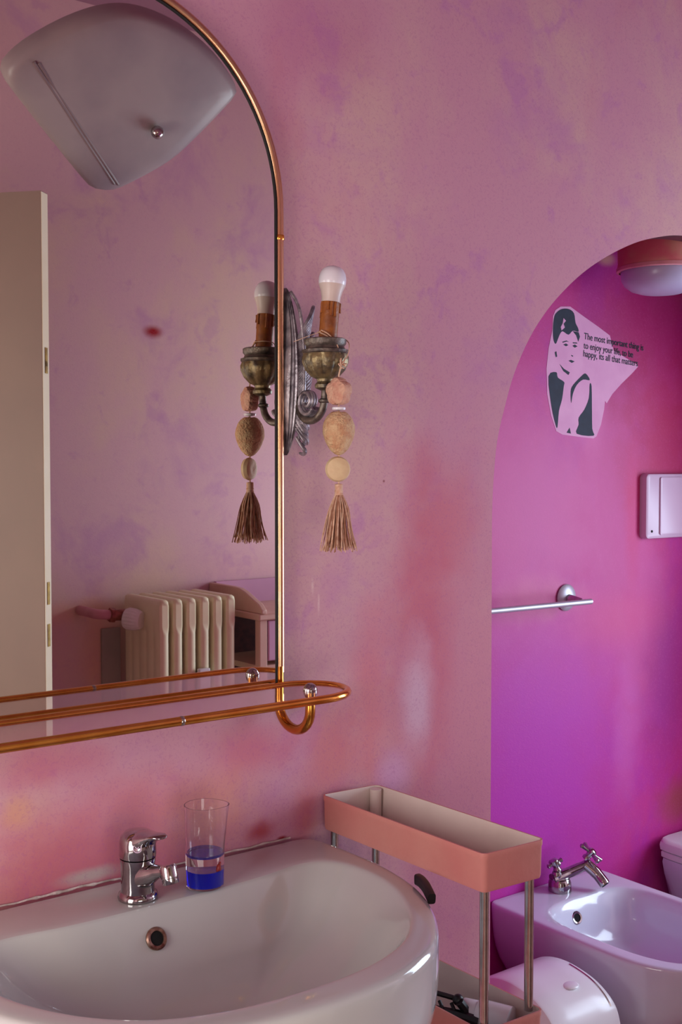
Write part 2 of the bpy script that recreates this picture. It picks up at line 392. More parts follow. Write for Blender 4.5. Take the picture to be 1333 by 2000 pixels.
dbox(G(), -.0015, 0, .001, .033, .012, DT - .002).build('door_edge', 'door_edge', dr, smooth=False)
for zz, hh in ((.262, .022), (.237, .014), (-.302, .027), (-.403, .027)):
    dbox(G(), -.003, -.0015, .011, .023, H + zz - hh, H + zz + hh).build('lock_plate', 'brass', dr, smooth=False)

# ------------------------------------------------------------------ arched mirror
FX, FY, R0, ZC = 1.071, -.016, .311, H + .420
mr_ = thing('arched_mirror', 'tall round-topped wall mirror in a thin golden tube frame above the washbasin', 'mirror', (.76, 0, H - .37))
CX = FX - R0
def arch_line(off, y, zb, k=48):
    P = [(CX + R0 - off, y, zb + (ZC - zb) * i / 10) for i in range(10)]
    P += [(CX + (R0 - off) * math.cos(PI * i / k), y, ZC + (R0 - off) * math.sin(PI * i / k)) for i in range(k + 1)]
    P += [(CX - R0 + off, y, ZC - (ZC - zb) * (i + 1) / 10) for i in range(10)]
    return P
ZB = H - .362
G().prism(arch_line(.010, -.020, ZB), (0, .004, 0)).build('mirror_glass', 'mirror', mr_, smooth=False)
G().prism(arch_line(.006, -.0155, ZB - .002), (0, .0145, 0)).build('backing_board', 'black', mr_, smooth=False)
G().tube(arch_line(.0095, -.0208, ZB), .0018, 6).build('edge_shade_strip', 'black', mr_)  # black tube draws the unlit gap between glass and frame
fr = G().tube(arch_line(0, FY, ZB + .02), .0078, 16).build('frame', 'gold', mr_, label='golden tube frame')
G().lathe([(.0086, 0), (.009, .001), (.009, .007), (.0086, .008)], (FX, FY, H + .374), n=20).build('joint_ring', 'copper', mr_)
G().tube([(CX - R0, FY + .002, ZB), (CX + R0, FY + .002, ZB)], .006, 10).build('bottom_bar', 'copper', mr_)

# ------------------------------------------------------------------ glass shelf under the mirror
sh = thing('glass_shelf', 'glass shelf edged with a copper rail and held by gold hooks, under the mirror', 'shelf', (.76, 0, H - .37))
zs = H - .362
def stadium(xr, yf, yb, z, rr=None, k=14):
    xl = 2 * .76 - xr; c = (yf + yb) / 2; b = (yb - yf) / 2; a = .075
    P = [(xr - a + a * math.cos(t), c + b * math.sin(t), z) for t in [PI / 2 - PI * i / k for i in range(k + 1)]]
    P += [(xl + a - a * math.cos(t), c - b * math.sin(t), z) for t in [PI / 2 - PI * i / k for i in range(k + 1)]]
    return P
rail = stadium(1.134, -.166, -.034, zs)
rl = G().tube(resample(rail, 120), .0068, 10, loop=True).build('rail', 'copper', sh)
G().prism(stadium(1.130, -.162, -.038, zs - .003), (0, 0, .005)).build('glass_plate', 'shelf_glass', sh, smooth=False)
for x in (.80,):
    G().lathe([(.0066, -.003), (.0072, -.002), (.0072, .002), (.0066, .003)], (x, -.166, zs), axis=(1, 0, 0), n=16).build('joint_clip', 'steel', rl)
for X in (FX - .002, 2 * CX - FX + .002):
    P = [(X, FY, ZB + .03), (X, FY, zs - .01), (X, FY, zs - .028)]
    r = .045; cy = FY - r
    P += [(X, cy + r * math.cos(a), zs - .030 - r * .85 * math.sin(a)) for a in [PI * i / 14 for i in range(15)]]
    P += [(X, FY - 2 * r, zs - .02), (X, FY - 2 * r, zs - .004)]
    hk = G().tube(P, .0084, 16).build('hook', 'gold_hook', sh, label='gold U-shaped hook')
    G().lathe([(.0115, 0), (.0118, .002), (.0108, .006), (.008, .0105), (.004, .0130), (.001, .0136)], (X, FY - 2 * r, zs + .0015), n=24).build('knob', 'chrome', sh, label='chrome domed knob')

# ------------------------------------------------------------------ wall sconce
SX = 1.095
sn = thing('wall_sconce', 'antique one-armed candle sconce with a white bulb, screwed beside the mirror', 'sconce', (SX, 0, H + .15))
# acanthus backplate: a fat dished leaf with a raised rim line and fluted lobes curling off its right side
g = G(); rows = []
NU, NV = 24, 60
for iv in range(NV + 1):                   # dished middle of the leaf
    t = iv / NV; z = H + .020 + .278 * t
    wd = max(.0015, .0155 * math.sin(PI * t) ** .5 * (1 + .25 * math.sin(t * 6.5 - .6)))
    row = []
    for iu in range(NU + 1):
        u = iu / NU * 2 - 1
        x = 1.0885 + .004 * math.sin(t * PI) + u * wd * .80
        dep = .010 + .026 * math.sin(PI * t) ** .6 * (1 - .45 * abs(u) ** 2) + .005 * (abs(u) > .82) * math.sin(PI * t) + .0016 * math.cos(u * 16)
        row.append((x, -dep, z))
    rows.append(row)
W = NU + 1
V = [p for r in rows for p in r] + [(p[0], -.001, p[2]) for r in rows for p in r]; tot = W * (NV + 1); F = []
for i in range(NV):
    for j in range(NU):
        a = i * W + j; F.append((a, a + 1, a + W + 1, a + W)); F.append((a + tot, a + W + tot, a + W + 1 + tot, a + 1 + tot))
bd = [j for j in range(W)] + [i * W + W - 1 for i in range(1, NV + 1)] + [NV * W + j for j in range(W - 2, -1, -1)] + [i * W for i in range(NV - 1, 0, -1)]
for a, b in zip(bd, bd[1:] + bd[:1]): F.append((a, b, b + tot, a + tot))
g.add(V, F)
# lobes: bundles of curved flutes sweeping up and out, tips rolled over
for zb, ln, rise, cnt, up in ((.222, .030, .046, 7, 1), (.186, .029, .038, 7, 1), (.158, .028, .032, 7, 1), (.130, .025, .028, 6, 1), (.104, .020, .020, 5, 1), (.082, .017, -.018, 5, -1), (.058, .015, -.018, 4, -1), (.036, .008, -.014, 3, -1)):
    for k in range(cnt):
        f = k / (cnt - 1); l_ = ln * (1 - .30 * f); z0_ = H + zb - .030 * f * up
        P = smooth_pts([(1.096, -.028, z0_ - .014 * up), (1.102 + l_ * .15, -.037, z0_ + rise * .20), (1.104 + l_ * .50, -.037, z0_ + rise * .62), (1.104 + l_ * .85, -.031, z0_ + rise * .95), (1.104 + l_ * 1.02, -.023, z0_ + rise * 1.0), (1.104 + l_ * 1.06, -.015, z0_ + rise * .86)], 5)
        n_ = len(P); g.tube(P, [.0031 * math.sin(PI * min(1, (i + 3) / (n_ + 3))) ** .5 + .0006 for i in range(n_)], 8)
g.tube(smooth_pts([(1.100, -.030, H + .045), (1.104, -.039, H + .12), (1.105, -.040, H + .19), (1.101, -.032, H + .26), (1.094, -.016, H + .292)], 6), [.0028] * 25, 8)
g.build('backplate', 'plate', sn)
# scroll and arm
for off, rad in ((0, .0062), (.006, .0042), (-.006, .0042)):
    sp = [(SX + .006 + off, -.058 + .0235 * (1 - i / 44) * math.cos(-2.6 + i * .25), H + .108 + .0235 * (1 - i / 44) * math.sin(-2.6 + i * .25)) for i in range(36)]
    G().tube(sp, [rad * (1 - .35 * i / 35) for i in range(36)], 10).build('scroll', 'plate', sn)
armp = smooth_pts([(SX + .006, -.016, H + .132), (SX + .004, -.030, H + .112), (SX + .001, -.040, H + .090), (SX, -.060, H + .077), (SX, -.085, H + .078), (SX, -.104, H + .092), (SX, -.111, H + .115), (SX, -.1115, H + .135)], 6)
G().tube(armp, [.0062] * len(armp), 14).lathe([(.007, 0), (.0095, .002), (.0095, .005), (.007, .007)], (SX, -.109, H + .103), n=20).build('arm', 'bronze', sn)
cc = Vector((SX, -.112, H + .129))
def melon(a, r, h): return r * (1 + .11 * abs(math.sin(a * 5)) ** .7 - .07) if .012 < h < .050 else r
G().lathe([(.008, -.006), (.0165, -.002), (.017, .003), (.013, .008), (.014, .012), (.022, .016), (.031, .026), (.0362, .038), (.0368, .046), (.0355, .052)], cc, n=72, flute=melon).build('cup_bowl', 'bronze_gilt', sn)
G().lathe([(.0358, .052), (.0375, .054), (.0375, .058), (.032, .060), (.0305, .064), (.0335, .068), (.0338, .075), (.031, .0765), (.016, .0765)], cc, n=48).build('cup_rim', 'bronze', sn)
tilt = Vector((.085, -.02, 1)).normalized()
c0 = Vector((1.099, -.113, H + .203))
slv = G().lathe([(.0150, 0), (.0150, .030), (.0152, .058), (.0150, .061), (.012, .061)], c0, axis=tilt, n=28)
u = tilt.orthogonal().normalized(); v = tilt.cross(u)
for k in range(9):
    a = 2 * PI * k / 9 + .3 * math.sin(k * 5); q = c0 + (u * math.cos(a) + v * math.sin(a)) * .0152 + tilt * .060
    ln = .010 + .014 * abs(math.sin(k * 2.3))
    slv.tube([q, q - tilt * ln * .5, q - tilt * ln], [.0026, .0022, .0028], 8)
slv.build('candle_sleeve', 'wax', sn)
bl = G().lathe([(.0182, .0845), (.0215, .0885), (.0222, .094), (.0221, .100), (.0205, .107), (.0168, .1135), (.0110, .1175), (.005, .1195), (.001, .1198)], c0 + u * 0 , axis=tilt, n=36, cap=False).build('bulb', 'bulb', sn)
G().lathe([(.0150, .061), (.0155, .070), (.0180, .080), (.0208, .0865), (.0218, .0890)], c0, axis=tilt, n=36).build('bulb_collar', 'bulb_base', bl)
bl['label'] = 'white round bulb'

# ------------------------------------------------------------------ bead garland hanging from the sconce
gl = thing('bead_garland', 'string of pale pumice beads ending in a brown tassel, hung from the sconce', 'garland', (SX, -.148, H + .17))
BX, BY = 1.0935, -.150
nf = Vector((-1, -.16, 0)).normalized(); sf = Vector((0, 0, 1)).cross(nf).normalized()
knot = Vector((1.098, -.151, H + .163))
g = G()
g.tube(smooth_pts([knot, (1.094, -.140, H + .196), (1.086, -.128, H + .208), (1.083, -.115, H + .214)], 5), .0011, 6)
g.tube(smooth_pts([knot + Vector((.001, 0, 0)), (1.096, -.143, H + .192), (1.088, -.131, H + .210), (1.084, -.116, H + .218)], 5), .0011, 6)
g.tube(smooth_pts([knot, (1.112, -.149, H + .178), (1.124, -.137, H + .196), (1.127, -.120, H + .206), (1.108, -.097, H + .214), (1.090, -.098, H + .216), (1.083, -.115, H + .216)], 5), .0009, 6)
g.tube(smooth_pts([(1.083, -.115, H + .215), (1.068, -.098, H + .208), (1.052, -.085, H + .200)], 5), .0005, 5)
for k in range(6):
    a = k * 1.1; g.tube(smooth_pts([knot, knot + Vector((.008 * math.cos(a), -.003, .006 * math.sin(a))), knot + Vector((.004 * math.cos(a + .8), -.004, .004 * math.sin(a + .8) - .004))], 4), .0011, 6)
g.tube([knot, (BX, BY, H + .145), (BX, BY, H - .035)], .0013, 6)
g.build('cord', 'thread', gl)
fo = []
for j in range(60):
    a = 2 * PI * j / 60; r = .0215 * (.90 + .16 * abs(math.cos(2.5 * a)) ** .8); fo.append((r * math.sin(a), r * math.cos(a)))
fc = Vector((BX, BY, H + .119)); R = []
for s_, dd in ((.3, -.0115), (.72, -.0110), (.93, -.0085), (1, -.003), (1, .003), (.93, .0085), (.72, .0110), (.3, .0115)):
    R.append([fc + sf * x * s_ + Vector((0, 0, z * s_)) + nf * (dd + .0008 * noise.noise(Vector((x, z, dd)) * 300)) for x, z in fo])
G().rings(R).build('flower_bead', 'stone_pink', gl)
G().lathe([(.004, -.003), (.0105, -.002), (.011, .0), (.0105, .002), (.004, .003)], (BX, BY, H + .0925), n=24).build('spacer_bead', 'bulb', gl)
hc = Vector((BX, BY, H + .0545))
def heart(p):
    q = p - hc; t = q.z / .036
    k = (1.0 - .22 * max(0, -t)) * (1 + .10 * max(0, t)) * (1 + .03 * noise.noise(p * 160)); z = q.z - (.004 * (1 - min(1, (abs(q.x) + abs(q.y)) / .012)) if t > .6 else 0)
    return hc + Vector((q.x * k, q.y * k, z + .0006 * noise.noise(p * 400)))
G().ball(hc, 1, (.0265, .0235, .0355), 40, 30, heart).build('heart_bead', 'stone', gl)
dc = Vector((BX - .002, BY, H - .003)); nd = Vector((-.45, -.89, 0)).normalized()
G().lathe([(.004, -.0075), (.012, -.0085), (.0180, -.006), (.0202, 0), (.0180, .006), (.012, .0085), (.004, .009)], dc, axis=nd, n=36).build('disc_bead', 'stone_smooth', gl)
ts = G().lathe([(.003, .0), (.0065, -.001), (.0062, -.010), (.0072, -.012), (.0062, -.014), (.0075, -.018)], (BX, BY, H - .026), n=20)
tas = ts.build('tassel', 'thread', gl)
g = G(); g2 = G()
for k in range(150):
    a = random.random() * 2 * PI; rr = (random.random() ** .5); ln = .086 + .012 * random.random()
    top = Vector((BX + .004 * math.cos(a) * rr, BY + .004 * math.sin(a) * rr, H - .040))
    end = Vector((BX + (.033 * rr) * math.cos(a) + random.uniform(-.003, .003), BY + .024 * rr * math.sin(a), H - .036 - ln))
    m1 = top.lerp(end, .25) + Vector((.006 * math.cos(a) * rr, .005 * math.sin(a) * rr, -.004)); m2 = top.lerp(end, .65) + Vector((random.uniform(-.003, .003), random.uniform(-.003, .003), 0))
    (g if k % 3 else g2).tube(smooth_pts([top, m1, m2, end], 3), .00085, 5)
g.build('fringe', 'thread', tas); g2.build('fringe_core', 'thread_dark', tas)

# ------------------------------------------------------------------ washbasin
ZR = H - .633
bs = thing('washbasin', 'wide white ceramic washbasin with a rounded front, fixed under the mirror', 'washbasin', (.81, 0, ZR))
BC = .81; TX = .768
outer = [(BC, -.003), (.95, -.003), (1.08, -.003), (1.118, -.004), (1.138, -.020), (1.146, -.06), (1.150, -.13), (1.149, -.208), (1.131, -.300), (1.095, -.378), (1.050, -.438), (.995, -.487), (.925, -.518), (.865, -.530), (BC, -.533)]
inner = [(BC, -.128), (.90, -.128), (.97, -.124), (1.03, -.114), (1.074, -.120), (1.098, -.150), (1.107, -.20), (1.102, -.262), (1.080, -.325), (1.042, -.388), (.990, -.438), (.930, -.466), (.87, -.479), (BC, -.482)]
def full(h):
    P = smooth_pts([(x, y, 0) for x, y in h], 6); P = resample(P, 49, closed=False)
    return P + [Vector((BC - (p.x - BC) * 1.10, p.y, 0)) for p in reversed(P[1:-1])]
O, I = full(outer), full(inner); NB = len(O)
def normals(P):
    out = []
    for i in range(len(P)):
        t = P[(i + 1) % len(P)] - P[i - 1]; out.append(Vector((t.y, -t.x, 0)).normalized())
    return out
ON = normals(O); cen = Vector((BC, -.27, 0))
ON = [nn if nn.dot(p - cen) < 0 else -nn for nn, p in zip(ON, O)]      # pointing inwards
def oring(ins, z):
    R = []
    for p, nn in zip(O, ON):
        q = p + nn * ins; q.y = min(q.y, -.003); R.append(Vector((q.x, q.y, z)))
    return R
def iring(s, dz, extra=0):
    R = []
    for p, o_ in zip(I, O):
        q = p.lerp(Vector((BC, -.30, 0)), s) if s >= 0 else p.lerp(o_, -s); R.append(Vector((q.x, q.y, ZR + dz)))
    return R
R = [ [Vector((BC, -.20, ZR - .19)) + (p - cen) * .30 for p in O] ]
R = []
for k, z in ((.55, -.235), (.40, -.232), (.25, -.21), (.14, -.185)):
    R.append([Vector((p.x + (BC - p.x) * k, min(-.003, p.y + (-.22 - p.y) * k), ZR + z)) for p in O])
for ins, z in ((.040, -.160), (.020, -.142), (.008, -.120), (.002, -.092), (0, -.060), (0, -.030), (.0003, -.016), (.0016, -.0085), (.0048, -.0035), (.0095, -.0010), (.018, -.0001)): R.append(oring(ins, ZR + z))
for s, z in ((-.35, 0), (-.10, -.0002), (.0, -.0012), (.015, -.0045), (.035, -.0105), (.08, -.023), (.13, -.040), (.19, -.063), (.27, -.084), (.38, -.102), (.52, -.116), (.68, -.126), (.84, -.132), (.94, -.136)): R.append(iring(s, z))
G().rings(R).build('basin_body', 'ceramic', bs, subsurf=1)
# sealant where the deck meets the wall
P = []; rr = []
for i in range(90):
    x = .48 + i * (1.10 - .48) / 89; P.append((x, -.003, ZR + .001 + .002 * noise.noise(Vector((x * 30, 0, 0))))); rr.append(.0014 + .0014 * abs(noise.noise(Vector((x * 55, 3, 0)))) + (.0030 * max(0, noise.noise(Vector((x * 70, 1, 0)))) if .64 < x < .75 else 0))
G().tube(P, rr, 8).build('sealant', 'caulk', bs)
# overflow
oc = Vector((TX - .003, -.1525, ZR - .040)); on = Vector((0, -.88, .48)).normalized()
rg = G().lathe([(.0158, -.004), (.0162, .001), (.0140, .0035), (.0105, .0030), (.0100, .0), (.0100, -.004)], oc, axis=on, n=32, cap=False).build('overflow_ring', 'ring', bs)
G().lathe([(.0003, .0010), (.0102, .0010), (.0102, -.002), (.0003, -.002)], oc, axis=on, n=24).build('overflow_hole', 'hole', rg)

# ------------------------------------------------------------------ basin tap
tp = thing('basin_tap', 'chrome single-lever tap standing on the washbasin deck', 'tap', (TX, -.09, ZR))
tc = Vector((TX, -.09, ZR))
G().lathe([(.0290, 0), (.0300, .003), (.0285, .008), (.0250, .011), (.0245, .016), (.0250, .050), (.0262, .057), (.0262, .0605), (.004, .0605)], tc, n=40).build('tap_body', 'chrome', tp)
R = []
spd = Vector((.22, -1, 0)).normalized(); sdv = spd.cross(Vector((0, 0, 1)))
for t, z, hw, hh in ((0, .034, .021, .024), (.018, .036, .019, .021), (.032, .042, .0155, .015), (.046, .049, .0120, .010), (.060, .053, .0100, .0085), (.070, .0535, .0095, .0080)):
    R.append([tc + spd * t + sdv * hw * math.cos(2 * PI * j / 20) + Vector((0, 0, z + hh * math.sin(2 * PI * j / 20))) for j in range(20)])
G().rings(R).build('spout', 'chrome', tp)
nz = tc + spd * .068 + Vector((0, 0, .056)); nd_ = Vector((spd.x * .3, spd.y * .3, -1)).normalized()
G().lathe([(.0105, -.008), (.0125, -.004), (.0125, .010), (.0115, .011), (.0115, .018), (.0110, .019), (.0095, .019), (.0095, .012)], nz, axis=nd_, n=24).build('aerator', 'chrome', tp)
R = []
for t, z, hw, hh in ((-.010, .082, .010, .012), (.004, .084, .0235, .0170), (.018, .088, .0215, .0150), (.028, .0935, .0185, .0090), (.038, .0985, .0155, .0052), (.048, .1010, .0130, .0036), (.055, .1008, .0100, .0026), (.058, .1003, .005, .0012)):
    R.append([tc + spd * t + sdv * hw * math.cos(2 * PI * j / 24) + Vector((0, 0, z + hh * math.copysign(abs(math.sin(2 * PI * j / 24)) ** .8, math.sin(2 * PI * j / 24)))) for j in range(24)])
lv = G().rings(R).lathe([(.0240, .0620), (.0268, .0625), (.0272, .066), (.0268, .084), (.0250, .0925), (.0190, .0985), (.010, .1010), (.001, .1015)], tc, n=40).build('lever', 'chrome', tp)
en = Vector((-.62, -.78, 0)).normalized(); ec = tc + en * .0270 + Vector((.004, -.003, .082))
eg = G().lathe([(.0062, 0), (.0066, .0008), (.0054, .0012), (.0050, .0004)], ec, axis=en, n=24, cap=False)
es = en.cross(Vector((0, 0, 1))).normalized()
eg.tube([ec + es * -.003 + Vector((0, 0, .003)) + en * .001, ec + en * .001 + Vector((0, 0, -.0005))], .0007, 6).tube([ec + es * .003 + Vector((0, 0, .003)) + en * .001, ec + en * .001 + Vector((0, 0, -.0005)), ec + en * .001 + Vector((0, 0, -.0038))], .0007, 6)
eg.build('emblem', 'plate_pale', lv)

# ------------------------------------------------------------------ tumbler
tb = thing('tumbler', 'clear plastic tumbler with blue liquid in its base, beside the basin tap', 'tumbler', (.872, -.107, ZR))
t0 = Vector((.872, -.107, ZR + .0005))
cup = G().lathe([(.001, 0), (.0275, 0), (.0285, .002), (.0295, .06), (.0312, .122), (.0312, .1235), (.0300, .1235), (.0280, .060), (.0276, .048), (.001, .048)], t0, n=48, cap=False)
def lip(p):
    q = p - t0
    if q.z > .1: 
        k = (q.z - .1) / .0235; a = math.atan2(q.y, q.x); e = max(0, math.cos(a + .6)) ** 6 * .006 * k * k; r = Vector((q.x, q.y, 0)).normalized(); return p + r * e
    return p
cup.V = [lip(p) for p in cup.V]
cup.build('cup_wall', 'clear', tb)
G().lathe([(.001, .0030), (.0268, .0030), (.0273, .0265), (.001, .0265)], t0, n=40).build('blue_liquid', 'blue', tb)
G().lathe([(.0276, .0490), (.0281, .0505), (.0279, .0520), (.001, .0520), (.001, .0490)], t0, n=40, cap=False).build('false_bottom', 'violet', tb)
fc_ = t0 + Vector((.0090, -.0215, .0300))
fs = G().ball(fc_, 1, (.0045, .0028, .0078), 16, 10)
fs.prism([fc_ + Vector((-.003, 0, -.006)), fc_ + Vector((.003, 0, -.006)), fc_ + Vector((.006, 0, -.011)), fc_ + Vector((-.005, 0, -.011))], (0, .001, 0)).ball(fc_ + Vector((.002, 0, .008)), .0022)
fs.build('toy_fish', 'red', tb)

# ------------------------------------------------------------------ rolling cart
ct = thing('rolling_cart', 'slim rolling storage cart with salmon trays on steel posts, beside the washbasin', 'cart', (1.225, -.21, 0))
QA, QB, QC, QD = Vector((1.160, -.012, 0)), Vector((1.277, -.020, 0)), Vector((1.291, -.410, 0)), Vector((1.168, -.404, 0))
def q(u, v, z): return QA.lerp(QB, u).lerp(QD.lerp(QC, u), v) + Vector((0, 0, z))
def tray(zt, h):
    def ring(i, z):     # inset in metres
        a, b = i / .12, i / .392; rad = max(.002, .010 - i); out = []
        rx, ry = rad / .12, rad / .392
        for cu, cv, a0 in ((1 - a - rx, 1 - b - ry, 0), (a + rx, 1 - b - ry, 90), (a + rx, b + ry, 180), (1 - a - rx, b + ry, 270)):
            for k in range(6):
                t = math.radians(a0 + 90 * k / 5); out.append(q(cu + rx * math.cos(t), cv + ry * math.sin(t), z))
        return out
    zb = zt - h
    shell = G().rings([ring(.006, zb), ring(.003, zb + .001), ring(.0015, zb + .006), ring(.0006, zt - .010), ring(-.0006, zt - .008), ring(-.0006, zt), ring(.0022, zt)], cap0=True, cap1=False)
    shell.build('tray', 'tray', ct)
    lin_ = G().rings([ring(.0022, zt), ring(.0030, zt - .004), ring(.006, zb + .005), ring(.010, zb + .003)], cap0=False, cap1=True)
    o = lin_.build('tray_lining', 'tray_in', ct, recalc=False)
    for u_, v_ in ((.13, .04), (.87, .04), (.87, .96), (.13, .96)):
        G().tube([q(u_, v_, zb + .003), q(u_, v_, zt - (.002 if u_ > .5 and v_ < .5 else .020))], .0105, 14).build('corner_socket', 'tray_in', o)
for zt, h in ((H - .566, .060), (H - .830, .060), (H - 1.095, .060), (H - 1.34, .060)): tray(zt, h)
for u_, v_ in ((.13, .04), (.87, .04), (.87, .96), (.13, .96)):
    for a, b in ((H - .626, H - .832), (H - .890, H - 1.097), (H - 1.155, H - 1.342)):
        G().tube([q(u_, v_, a + .002), q(u_, v_, b)], .0070, 16).build('post', 'steel', ct)
    cs = G().lathe([(.0001, -.006), (.016, -.006), (.018, -.004), (.018, .004), (.016, .006), (.0001, .006)], q(u_, v_, .0185), axis=(1, 0, 0), n=20).build('caster', 'plastic_black', ct)
    G().tube([q(u_, v_, .03), q(u_, v_, H - 1.395)], .006, 10).build('caster_stem', 'steel', cs)

# black clip on the rim of the washbasin
hb = thing('hair_clip', 'small curved black hair clip perched on the right rim of the washbasin', 'hair clip', (1.135, -.32, ZR))
P = smooth_pts([(1.1375, -.290, ZR + .0060), (1.1345, -.302, ZR + .0065), (1.1275, -.320, ZR + .0055), (1.1185, -.338, ZR + .0030), (1.1115, -.352, ZR + .0000)], 5); R = []
for i, p in enumerate(P):
    t = (P[min(i + 1, len(P) - 1)] - P[max(i - 1, 0)]).normalized(); nn = Vector((t.y, -t.x, 0)).normalized(); nn = nn if nn.x > 0 else -nn; up = t.cross(nn); up = up if up.z > 0 else -up
    R.append([p + nn * .001 - up * .002 + nn * .0060 * math.copysign(abs(math.cos(a)) ** .5, math.cos(a)) + up * .0085 * math.copysign(abs(math.sin(a)) ** .5, math.sin(a)) for a in [2 * PI * j / 20 for j in range(20)]])
G().rings(R).build('clip_body', 'plastic_black', hb)

# things in the lower tray
zl = H - .885
hc_ = thing('hair_claw', 'black openwork hair claw lying in the lower tray of the cart', 'hair clip', (1.20, -.265, zl))
g = G()
a0, b0 = Vector((1.168, -.212, zl + .050)), Vector((1.232, -.285, zl + .040))
g.tube(smooth_pts([a0, a0.lerp(b0, .5) + Vector((0, 0, .004)), b0], 4), .0042, 8)
g.tube(smooth_pts([a0 + Vector((-.005, -.03, -.006)), (1.190, -.262, zl + .028), (1.214, -.300, zl + .026), (1.230, -.330, zl + .022)], 5), .0085, 8)
for k in range(6):
    f = k / 5; p = Vector((1.166, -.226, zl + .046)).lerp(Vector((1.226, -.300, zl + .038)), f)
    g.tube(smooth_pts([p, p + Vector((-.003, -.012, -.010)), p + Vector((-.006, -.022, -.034))], 4), [.0030] * 9, 8)
g.tube(smooth_pts([(1.218, -.300, zl + .046), (1.226, -.306, zl + .030), (1.220, -.312, zl + .008)], 4), .0075, 8)
g.ball((1.224, -.290, zl + .044), .009)
g.build('clip_jaw', 'plastic_black', hc_)
tbx = thing('cream_tube', 'white plastic tube lying in the lower tray beside the black hair claw', 'tube', (1.25, -.315, zl))
ca, cb = Vector((1.236, -.292, zl + .024)), Vector((1.262, -.352, zl + .024)); ax = (cb - ca).normalized()
G().lathe([(.001, 0), (.018, .0005), (.0195, .003), (.0200, .026), (.0190, .028), (.001, .028)], ca - ax * .004, axis=ax, n=36).build('cap', 'plastic_white', tbx)
G().lathe([(.001, .0), (.0225, .001), (.0235, .004), (.0235, .055), (.001, .058)], ca + ax * .024, axis=ax, n=36).build('tube_body', 'plastic_white', tbx)

# ------------------------------------------------------------------ fuchsia niche: ceiling lamp, rail, flush plate, print
lp = thing('ceiling_lamp', 'opal dome lamp on a pink painted base in the top of the niche', 'ceiling lamp', (2.33, .18, H + .60))
lc = Vector((2.330, .18, H + .468))
G().lathe([(.090, .010), (.103, .012), (.106, .018), (.104, .030), (.108, .130), (.001, .132)], lc, n=56).build('lamp_base', 'lamp_base', lp)
G().lathe([(.101, .008), (.1075, .010), (.1075, .018), (.101, .020)], lc, n=56, cap=False).build('rim', 'pipe_pink', lp)
G().lathe([(.0970, .012), (.0975, .004), (.0955, -.010), (.088, -.024), (.072, -.036), (.050, -.043), (.025, -.046), (.001, -.0465)], lc, n=56, cap=False).build('dome', 'lamp_glass', lp)
tr = thing('towel_rail', 'short satin metal towel rail on the fuchsia niche wall', 'towel rail', (2.06, AD, H - .335))
G().tube([(1.70, AD - .058, H - .334), (2.236, AD - .058, H - .337)], .0072, 14).build('bar', 'rail', tr)
for xx in (2.206, 1.73):
    G().lathe([(.022, 0), (.033, .001), (.034, .004), (.030, .008), (.016, .012), (.001, .013)], (xx, AD, H - .330), axis=(0, -1, 0), n=32).build('rosette', 'rail', tr)
    G().tube([(xx, AD - .008, H - .332), (xx, AD - .050, H - .336), (xx, AD - .056, H - .336)], [.012, .0095, .0066], 14).build('bracket_arm', 'chrome', tr)
fp = thing('flush_plate', 'pale pink plastic toilet flush plate on the fuchsia niche wall', 'flush plate', (2.62, AD, H - .105))
R = [rrect(0, .28, 0, .176, 0, .014), rrect(0, .28, 0, .176, .012, .014), rrect(.002, .278, .002, .174, .020, .012), rrect(.007, .273, .007, .169, .0225, .009)]
G().rings([[Vector((2.497 + x, AD - z, H - .193 + y)) for x, y, z in r] for r in R]).build('cover', 'plate_pale', fp)
R = [rrect(.055, .25, .010, .166, .0225, .006), rrect(.055, .25, .010, .166, .0262, .006), rrect(.058, .247, .013, .163, .0272, .004)]
G().rings([[Vector((2.497 + x, AD - z, H - .193 + y)) for x, y, z in r] for r in R]).build('flush_button', 'plate_pale', fp)
G().lathe([(.0035, 0), (.0035, .0012), (.001, .0016)], (2.520, AD - .0225, H - .172), axis=(0, -1, 0), n=14).build('screw_hole', 'hole', fp)

